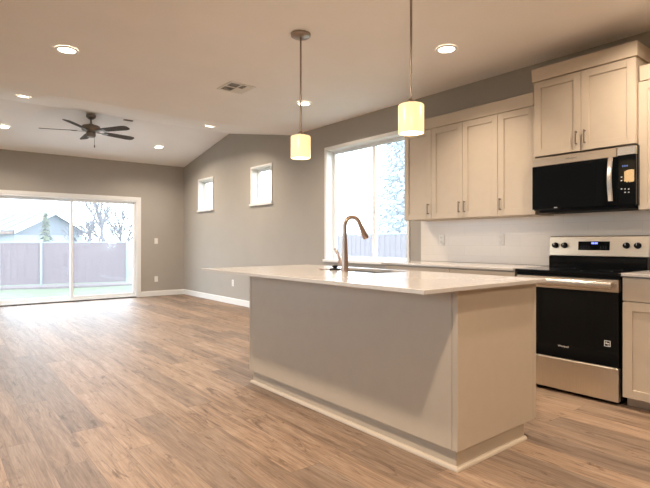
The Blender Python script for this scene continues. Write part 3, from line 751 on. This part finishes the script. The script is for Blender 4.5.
# ================================================================ CEILING FITTINGS
def ceil_z(y):
    k = (RZ - CZ) / (YRIDGE - Y0)
    if y < Y0: return CZ
    if y < YRIDGE: return CZ + (y - Y0) * k
    return CZ + (YF - y) * (RZ - CZ) / (YF - YRIDGE)
proto = None
def downlight(x, y, label, watt=None, beam=150):
    global proto
    if y < Y0: tilt = 0
    elif y < YRIDGE: tilt = math.atan((RZ - CZ) / (YRIDGE - Y0))
    else: tilt = -math.atan((RZ - CZ) / (YF - YRIDGE))
    loc = (x, y, ceil_z(y) - 0.0015)
    if proto is None:
        root = thing('recessed_light', label, 'ceiling light', loc, 'recessed ceiling lights')
        MB().lathe([(0.088, 0.0), (0.090, -0.003), (0.084, -0.009), (0.068, -0.010), (0.066, -0.0055)], loc, 32, close=False).build('trim_ring', 'trim', root, True)
        MB().lathe([(0.0665, -0.002), (0.0665, -0.0055), (0.05, -0.0065), (0.02, -0.0068)], loc, 32).build('lens', 'lens', root, True)
        proto = root
    else:
        root = dup(proto, loc, label)
    root.rotation_euler = (tilt, 0, 0)
    l = bpy.data.lights.new('recessed_lamp', 'AREA'); l.shape = 'DISK'; l.size = 0.12; l.energy = watt or DOWN_W; l.color = DOWN_C; l.spread = math.radians(beam)
    lo = bpy.data.objects.new('recessed_lamp', l); C.objects.link(lo); lo.parent = root; lo.location = (0, 0, -0.012)
    return root
downlight(0.90, 4.58, 'recessed ceiling light at upper left, nearest the camera', 14.0)
downlight(3.37, 2.57, 'recessed ceiling light above the wall cabinets, right of the pendants', 8.0, 110)
downlight(3.40, 4.62, 'recessed ceiling light seen behind the farther pendant rod')
downlight(0.89, 6.93, 'recessed light at the left on the near side of the vault')
downlight(3.34, 6.98, 'recessed light beside the right wall, left of the farther pendant')
downlight(0.91, 9.16, 'recessed light cut by the left frame edge, beyond the fan')
downlight(3.38, 9.22, 'recessed light right of the fan, near the far wall')
for x, y in ((0.90, 2.57), (0.90, 0.65), (3.37, 1.05), (0.9, -1.5), (3.37, -1.5)):  # unseen downlights added to strengthen the room light
    downlight(x, y, 'added recessed fill light over the kitchen, outside the picture', 25.0 if x < 2 or y < 0 else 18.0, 150)

# pendants
def pendant(y, label):
    x = 2.25; loc = (x, y, CZ)
    root = thing('pendant_light', label, 'pendant light', loc, 'pendants over the island')
    MB().lathe([(0.076, -0.0006), (0.078, -0.004), (0.076, -0.018), (0.066, -0.025), (0.012, -0.030)], loc, 36).build('ceiling_canopy', 'nickel', root, True)
    MB().lathe([(0.0072, -0.030), (0.0072, -0.76)], loc, 14).build('rod', 'nickel', root, True)
    MB().lathe([(0.009, -0.755), (0.016, -0.765), (0.022, -0.772), (0.024, -0.785)], loc, 20).build('socket_cap', 'nickel', root, True)
    zt, zb_ = 1.947 - CZ, 1.776 - CZ; r = 0.077
    pr = [(0.023, zt + 0.006), (0.060, zt + 0.004), (r - 0.004, zt), (r, zt - 0.006), (r, zb_ + 0.002), (r - 0.003, zb_), (r - 0.005, zb_ + 0.002), (r - 0.005, zt - 0.008), (0.023, zt - 0.003)]
    MB().lathe(pr, loc, 40, close=False).build('glass_shade', 'shade', root, True)
    MB().lathe([(0.012, zt - 0.025), (0.013, zt - 0.045), (0.028, zt - 0.080), (0.030, zt - 0.10), (0.022, zt - 0.122), (0.008, zt - 0.130)], loc, 20).build('bulb', 'bulb', root, True)
    l = bpy.data.lights.new('pendant_lamp', 'POINT'); l.energy = 1.6; l.color = (1.0, 0.72, 0.42); l.shadow_soft_size = 0.03
    lo = bpy.data.objects.new('pendant_lamp', l); C.objects.link(lo); lo.parent = root; lo.location = (0, 0, zb_ + 0.012)
pendant(3.10, 'farther pendant with cream glass drum shade on a long rod')
pendant(1.975, 'nearer pendant, larger in view, its rod leaving the frame top')

# air vents
vx0, vx1, vy0, vy1 = 2.355, 2.655, 4.445, 4.755
root = thing('ceiling_vent', 'white louvred air vent in the flat ceiling left of the pendant', 'ceiling vent', ((vx0 + vx1) / 2, (vy0 + vy1) / 2, CZ))
z1_ = CZ - 0.001; b = MB(); fwv = 0.026
b.box(vx0, vx1, vy0, vy0 + fwv, z1_ - 0.008, z1_, 0.002); b.box(vx0, vx1, vy1 - fwv, vy1, z1_ - 0.008, z1_, 0.002)
b.box(vx0, vx0 + fwv, vy0 + fwv, vy1 - fwv, z1_ - 0.008, z1_, 0.002); b.box(vx1 - fwv, vx1, vy0 + fwv, vy1 - fwv, z1_ - 0.008, z1_, 0.002)
xmid, ymid = (vx0 + vx1) / 2, (vy0 + vy1) / 2
b.box(xmid - 0.005, xmid + 0.005, vy0 + fwv, vy1 - fwv, z1_ - 0.008, z1_ - 0.001); b.box(vx0 + fwv, vx1 - fwv, ymid - 0.005, ymid + 0.005, z1_ - 0.0085, z1_ - 0.0005)
b.build('vent_frame', 'plate', root)
MB().box(vx0 + fwv, vx1 - fwv, vy0 + fwv, vy1 - fwv, z1_ - 0.0006, z1_).build('vent_duct', 'dark', root)
def louvres(xa, xb_, ya, yb_, ax, sg):
    b = MB(); n = 7
    for k in range(n):
        if ax == 'x':    # slats run along x, stacked in y
            yc_ = ya + (k + 0.5) * (yb_ - ya) / n; h_ = (yb_ - ya) / n * 0.62
            b.prism([(yc_ - h_, z1_ - 0.0045 - sg * 0.003), (yc_ + h_, z1_ - 0.0045 + sg * 0.003), (yc_ + h_, z1_ - 0.0038 + sg * 0.003), (yc_ - h_, z1_ - 0.0038 - sg * 0.003)], 'x', xa, xb_)
        else:
            xc_ = xa + (k + 0.5) * (xb_ - xa) / n; h_ = (xb_ - xa) / n * 0.36
            b.prism([(xc_ - h_, z1_ - 0.0045 - sg * 0.003), (xc_ + h_, z1_ - 0.0045 + sg * 0.003), (xc_ + h_, z1_ - 0.0038 + sg * 0.003), (xc_ - h_, z1_ - 0.0038 - sg * 0.003)], 'y', ya, yb_)
    b.build('louvre_panel', 'plate', root)
xa, xb_, ya, yb_ = vx0 + fwv, vx1 - fwv, vy0 + fwv, vy1 - fwv
louvres(xa, xmid - 0.005, ya, ymid - 0.005, 'x', 1)
louvres(xa, xmid - 0.005, ymid + 0.005, yb_, 'x', 1)
louvres(xmid + 0.005, xb_, ymid + 0.005, yb_, 'x', -1)
louvres(xmid + 0.005, xmid + 0.062, ya, ymid - 0.005, 'x', 1)
louvres(xmid + 0.064, xb_, ya, ymid - 0.005, 'x', -1)
# slim register near the ridge
yy = 8.24; rxx = 2.52; zz = ceil_z(yy)
root = thing('ceiling_register', 'slim dark ceiling register near the vault ridge, right of the fan', 'ceiling vent', (rxx, yy, zz))
root.rotation_euler = (-math.atan((RZ - CZ) / (YF - YRIDGE)), 0, 0)
def loc_build(b, name, m, parent):
    # geometry already in the parent's local frame
    b.xform(Matrix.Translation(parent.location)); return b.build(name, m, parent)
loc_build(MB().box(-0.075, 0.075, -0.02, 0.02, -0.010, -0.002, 0.003), 'register_frame', mat('taupe_register', (0.33, 0.29, 0.26), 0.6, var=0.02), root)
b = MB()
for k in range(2): b.box(-0.06, 0.06, -0.012 + k * 0.014, -0.004 + k * 0.014, -0.0115, -0.0102)
loc_build(b, 'register_slots', 'dark', root)

# ceiling fan
fx, fy = 1.955, YRIDGE + 0.06
root = thing('ceiling_fan', 'five-blade dark brushed ceiling fan hanging from the vault ridge', 'ceiling fan', (fx, fy, RZ - 0.012))
o = (fx, fy, 0)
MB().lathe([(0.070, 3.098), (0.072, 3.08), (0.066, 3.055), (0.035, 3.03), (0.016, 3.025)], o, 28).build('ceiling_canopy', 'fanmetal', root, True)
MB().lathe([(0.0135, 3.03), (0.0135, 2.945)], o, 14).build('downrod', 'fanmetal', root, True)
mo = MB().lathe([(0.025, 2.96), (0.05, 2.945), (0.075, 2.935), (0.125, 2.925), (0.135, 2.905), (0.135, 2.865), (0.125, 2.85), (0.10, 2.84), (0.08, 2.835)], o, 36).build('motor_housing', 'fanmetal', root, True)
sw = MB().lathe([(0.065, 2.8345), (0.068, 2.82), (0.068, 2.775), (0.055, 2.752), (0.02, 2.745)], o, 28).build('switch_housing', 'fanmetal', root, True)
ch = MB().tube([(fx + 0.045, fy - 0.02, 2.757), (fx + 0.046, fy - 0.02, 2.635)], 0.0028, 6); ch.lathe([(0.004, 0.0), (0.009, -0.012), (0.009, -0.035), (0.004, -0.045)], (fx + 0.046, fy - 0.02, 2.636), 10)
ch.build('pull_chain', 'fanmetal', sw)
view = math.atan2(fy, fx)                 # direction from the doorway side of the room to the fan
for k in range(5):
    a = view + math.radians(9) + k * 2 * PI / 5
    b = MB(); zb_ = 2.845
    # outline of one blade: narrow root, wider rounded tip
    pts = [(0.20, -0.048), (0.26, -0.058), (0.62, -0.072), (0.69, -0.060), (0.715, -0.030), (0.715, 0.030), (0.69, 0.060), (0.62, 0.072), (0.26, 0.058), (0.20, 0.048)]
    b.prism(pts, 'z', -0.004, 0.004)
    b.xform(Matrix.Translation((fx, fy, zb_)) @ Matrix.Rotation(a, 4, 'Z') @ Matrix.Rotation(math.radians(-12), 4, 'X'))
    bl_ = b.build('fan_blade', 'fan', root)
    c = MB(); c.prism([(0.095, -0.018), (0.19, -0.022), (0.27, -0.040), (0.27, 0.040), (0.19, 0.022), (0.095, 0.018)], 'z', -0.010, -0.005)
    c.xform(Matrix.Translation((fx, fy, zb_)) @ Matrix.Rotation(a, 4, 'Z') @ Matrix.Rotation(math.radians(-12), 4, 'X'))
    c.build('blade_bracket', 'fanmetal', bl_)

# ================================================================ OUTSIDE
GZ = -0.35
b = MB(); nx, ny = 60, 60
gx = [-30 + 90 * i / nx for i in range(nx + 1)]; gy = [-10 + 110 * i / ny for i in range(ny + 1)]
vv = [[b.bm.verts.new((x, y, GZ + random.uniform(-0.03, 0.03) - 0.03)) for y in gy] for x in gx]
for i in range(nx):
    for j in range(ny): b.bm.faces.new((vv[i][j], vv[i + 1][j], vv[i + 1][j + 1], vv[i][j + 1]))
o = b.build('ground', 'grass', None, True); struct(o)
struct(MB().box(-3.5, 6.5, YF + T + 0.02, 13.4, GZ - 0.06, GZ + 0.10).build('patio', 'patio'))
o = MB().prism([(-4, 19.6), (7.0, 17.1), (7.0, 18.0), (-4, 20.5)], 'z', GZ - 0.06, GZ + 0.02).build('leaf_bed', 'leaf'); tag(o, 'brown leaf-covered strip of soil along the foot of the yard fence', 'leaf bed', kind='stuff')

def fence(name, label, A, B, h, nsl, posts, zb_=GZ):
    A = Vector((*A, 0)); B = Vector((*B, 0)); d = (B - A); L = d.length; d.normalize(); n = Vector((-d.y, d.x, 0))
    root = thing(name, label, 'fence', (A.x, A.y, zb_ + 0.0))
    b = MB(); t = L / nsl
    for k in range(nsl):
        c = A + d * (k + 0.5) * t; hh = h + random.uniform(-0.006, 0.006)
        p0 = c - d * t * 0.53; p1 = c + d * t * 0.53; off = n * (0.008 if k % 2 else -0.008); th = n * 0.006
        pts = [p0 + off - th, p1 + off - th, p1 + off + th, p0 + off + th]
        b.prism([(p.x, p.y) for p in pts], 'z', zb_ + 0.04, zb_ + hh)
    b.build('slat_panel', 'slat', root)
    b = MB().tube([A + Vector((0, 0, zb_ + h + 0.02)), B + Vector((0, 0, zb_ + h + 0.02))], 0.022, 8); b.build('top_rail', 'galv', root)
    for q in posts:
        c = A + d * q * L - n * 0.06
        MB().lathe([(0.038, -0.05), (0.038, h + 0.06), (0.03, h + 0.085), (0.008, h + 0.095)], (c.x, c.y, zb_), 12).build('post', 'galv', root, True)
    return root
fence('slatted_fence', 'mauve-brown slatted chain-link fence across the yard beyond the sliding door', (-3.0, 20.45), (5.65, 18.5), 1.44, 90, (0.02, 0.33, 0.69, 0.995))
fence('slatted_fence', 'slatted fence seen low through the kitchen window', (9.3, 3.0), (9.3, 17.0), 1.66, 150, (0.1, 0.32, 0.54, 0.76, 0.98))

# neighbour's garage
n2 = Vector((0.6, -0.8, 0)); e2 = Vector((0.8, 0.6, 0)); gc = Vector((7.7, 45.0, 0))
hw, dp, ez, pz = 3.5, 14.0, 2.02, 3.48
root = thing('neighbour_house', 'low blue-grey house with a tan metal roof beyond the fence', 'house', (gc.x, gc.y, GZ))
def G(u, v, z): p = gc + e2 * u - n2 * v; return (p.x, p.y, z)
def hull(b, lo, hi):
    A = [b.bm.verts.new(p) for p in lo]; B = [b.bm.verts.new(p) for p in hi]; k = len(lo)
    b.bm.faces.new(A); b.bm.faces.new(B[::-1])
    for i in range(k): b.bm.faces.new((A[i], B[i], B[(i + 1) % k], A[(i + 1) % k]))
    return b
b = hull(MB(), [G(-hw, 0, GZ - 0.1), G(hw, 0, GZ - 0.1), G(hw, 0, ez - 0.35), G(-hw, 0, ez - 0.35)], [G(-hw, dp, GZ - 0.1), G(hw, dp, GZ - 0.1), G(hw, dp, ez - 0.35), G(-hw, dp, ez - 0.35)]); b.build('lower_walls', 'whitewall', root)
b = hull(MB(), [G(-hw, 0, ez - 0.34), G(hw, 0, ez - 0.34), G(hw, 0, ez), G(0, 0, pz - 0.08), G(-hw, 0, ez)], [G(-hw, dp, ez - 0.34), G(hw, dp, ez - 0.34), G(hw, dp, ez), G(0, dp, pz - 0.08), G(-hw, dp, ez)]); b.build('gable_wall', 'siding', root)
for s in (-1, 1):
    ov = 0.35; zo = ez - ov * (pz - ez) / hw
    b = MB(); k = 26
    for i in range(k):
        v0, v1 = -0.4 + (dp + 0.6) * i / k, -0.4 + (dp + 0.6) * (i + 1) / k - 0.02
        hh = 0.10 if i % 2 else 0.13
        hull(b, [G(0, v0, pz), G(s * (hw + ov), v0, zo), G(s * (hw + ov), v0, zo + hh), G(0, v0, pz + hh)], [G(0, v1, pz), G(s * (hw + ov), v1, zo), G(s * (hw + ov), v1, zo + hh), G(0, v1, pz + hh)])
    b.build('roof_slope', 'roof', root)
    b = hull(MB(), [G(0, -0.44, pz - 0.12), G(s * (hw + ov), -0.44, zo - 0.12), G(s * (hw + ov), -0.44, zo + 0.12), G(0, -0.44, pz + 0.12)], [G(0, -0.405, pz - 0.12), G(s * (hw + ov), -0.405, zo - 0.12), G(s * (hw + ov), -0.405, zo + 0.12), G(0, -0.405, pz + 0.12)])
    b.build('barge_board', 'trim', root)
b = hull(MB(), [G(-hw - 0.36, -0.3, ez - 0.30), G(-hw - 0.50, -0.3, ez - 0.30), G(-hw - 0.50, -0.3, ez - 0.12), G(-hw - 0.36, -0.3, ez - 0.12)], [G(-hw - 0.36, dp, ez - 0.30), G(-hw - 0.50, dp, ez - 0.30), G(-hw - 0.50, dp, ez - 0.12), G(-hw - 0.36, dp, ez - 0.12)]); b.build('gutter', 'rust', root)

# bare trees
def branch(b, p, d, L, r, lev, maxlev, spread, rnd):
    pts = [p]; q = p; dd = d.copy()
    for k in range(3):
        dd = (dd + Vector((rnd.uniform(-.16, .16), rnd.uniform(-.16, .16), rnd.uniform(-.05, .12)))).normalized()
        q = q + dd * L / 3; pts.append(q)
    b.tube(pts, [r, r * 0.86, r * 0.74, r * 0.6], 5 if lev < 2 else 3, caps=lev == 0)
    if lev < maxlev:
        for k in range(rnd.choice((3, 4)) if lev else 5):
            f = rnd.uniform(0.45, 1.0); i = min(2, int(f * 3)); base = pts[i].lerp(pts[i + 1], f * 3 - i)
            nd = (dd + Vector((rnd.uniform(-spread, spread), rnd.uniform(-spread, spread), rnd.uniform(-0.15, 0.6)))).normalized()
            branch(b, base, nd, L * rnd.uniform(0.55, 0.8), r * 0.62, lev + 1, maxlev, spread, rnd)
def bare_tree(label, x, y, L, r, seed, name='bare_tree', maxlev=4, spread=0.85):
    b = MB(); branch(b, Vector((x, y, GZ - 0.1)), Vector((0, 0, 1)), L, r, 0, maxlev, spread, random.Random(seed))
    o = b.build(name, 'bark'); tag(o, label, 'shrub' if name.endswith('shrub') else 'tree', 'bare trees outside' if name == 'bare_tree' else None); return o
bare_tree('bare winter tree left of centre behind the right door pane', 6.1, 25.0, 1.5, 0.10, 3, maxlev=5, spread=1.0)
bare_tree('bare winter tree at the right edge of the sliding door view', 8.0, 27.0, 1.6, 0.11, 8, maxlev=5, spread=1.0)
bare_tree('tall faint bare tree behind the house roof', 13.5, 52.0, 4.2, 0.2, 12)
bare_tree('thin bare shrub rising behind the fence outside the kitchen window', 10.4, 10.95, 0.85, 0.03, 5, 'bare_shrub', 3, 0.45)

def conifer(label, x, y, h, r, m, name, seed, n=1500, shape=1.0, leaf=0.05):
    rnd = random.Random(seed)
    root = thing(name, label, 'tree', (x, y, GZ))
    MB().lathe([(0.03 * h * 0.5, -0.1), (0.012 * h, h * 0.5), (0.004 * h, h * 0.96)], (x, y, GZ), 8).build('trunk', 'bark', root)
    b = MB()
    for k in range(n):
        t = rnd.random() ** 1.35; z_ = GZ + h * (0.04 + 0.96 * t); rad = r * (1 - t) ** shape * rnd.uniform(0.25, 1.0) + 0.02
        a = rnd.uniform(0, 2 * PI); c = Vector((x + rad * math.cos(a), y + rad * math.sin(a), z_ - 0.25 * rad))
        o_ = Vector((math.cos(a), math.sin(a), -0.45)); tq = Vector((-math.sin(a), math.cos(a), 0)); s_ = leaf * h * rnd.uniform(0.5, 1.2)
        b.face([c - tq * s_ * 0.5, c + o_ * s_, c + tq * s_ * 0.5, c - o_ * s_ * 0.5 + Vector((0, 0, s_ * 0.25))])
    b.build('foliage', m, root)
    return root
conifer('large blue-green conifer behind the fence in the right kitchen-window pane', 13.6, 12.2, 8.0, 2.3, 'conifer', 'conifer_tree', 4, 16000, 1.0, 0.016)
conifer('small yellow-green conical shrub standing in front of the house gable', 4.45, 27.5, 2.9, 0.5, 'cypress', 'conical_shrub', 6, 700, 0.7)
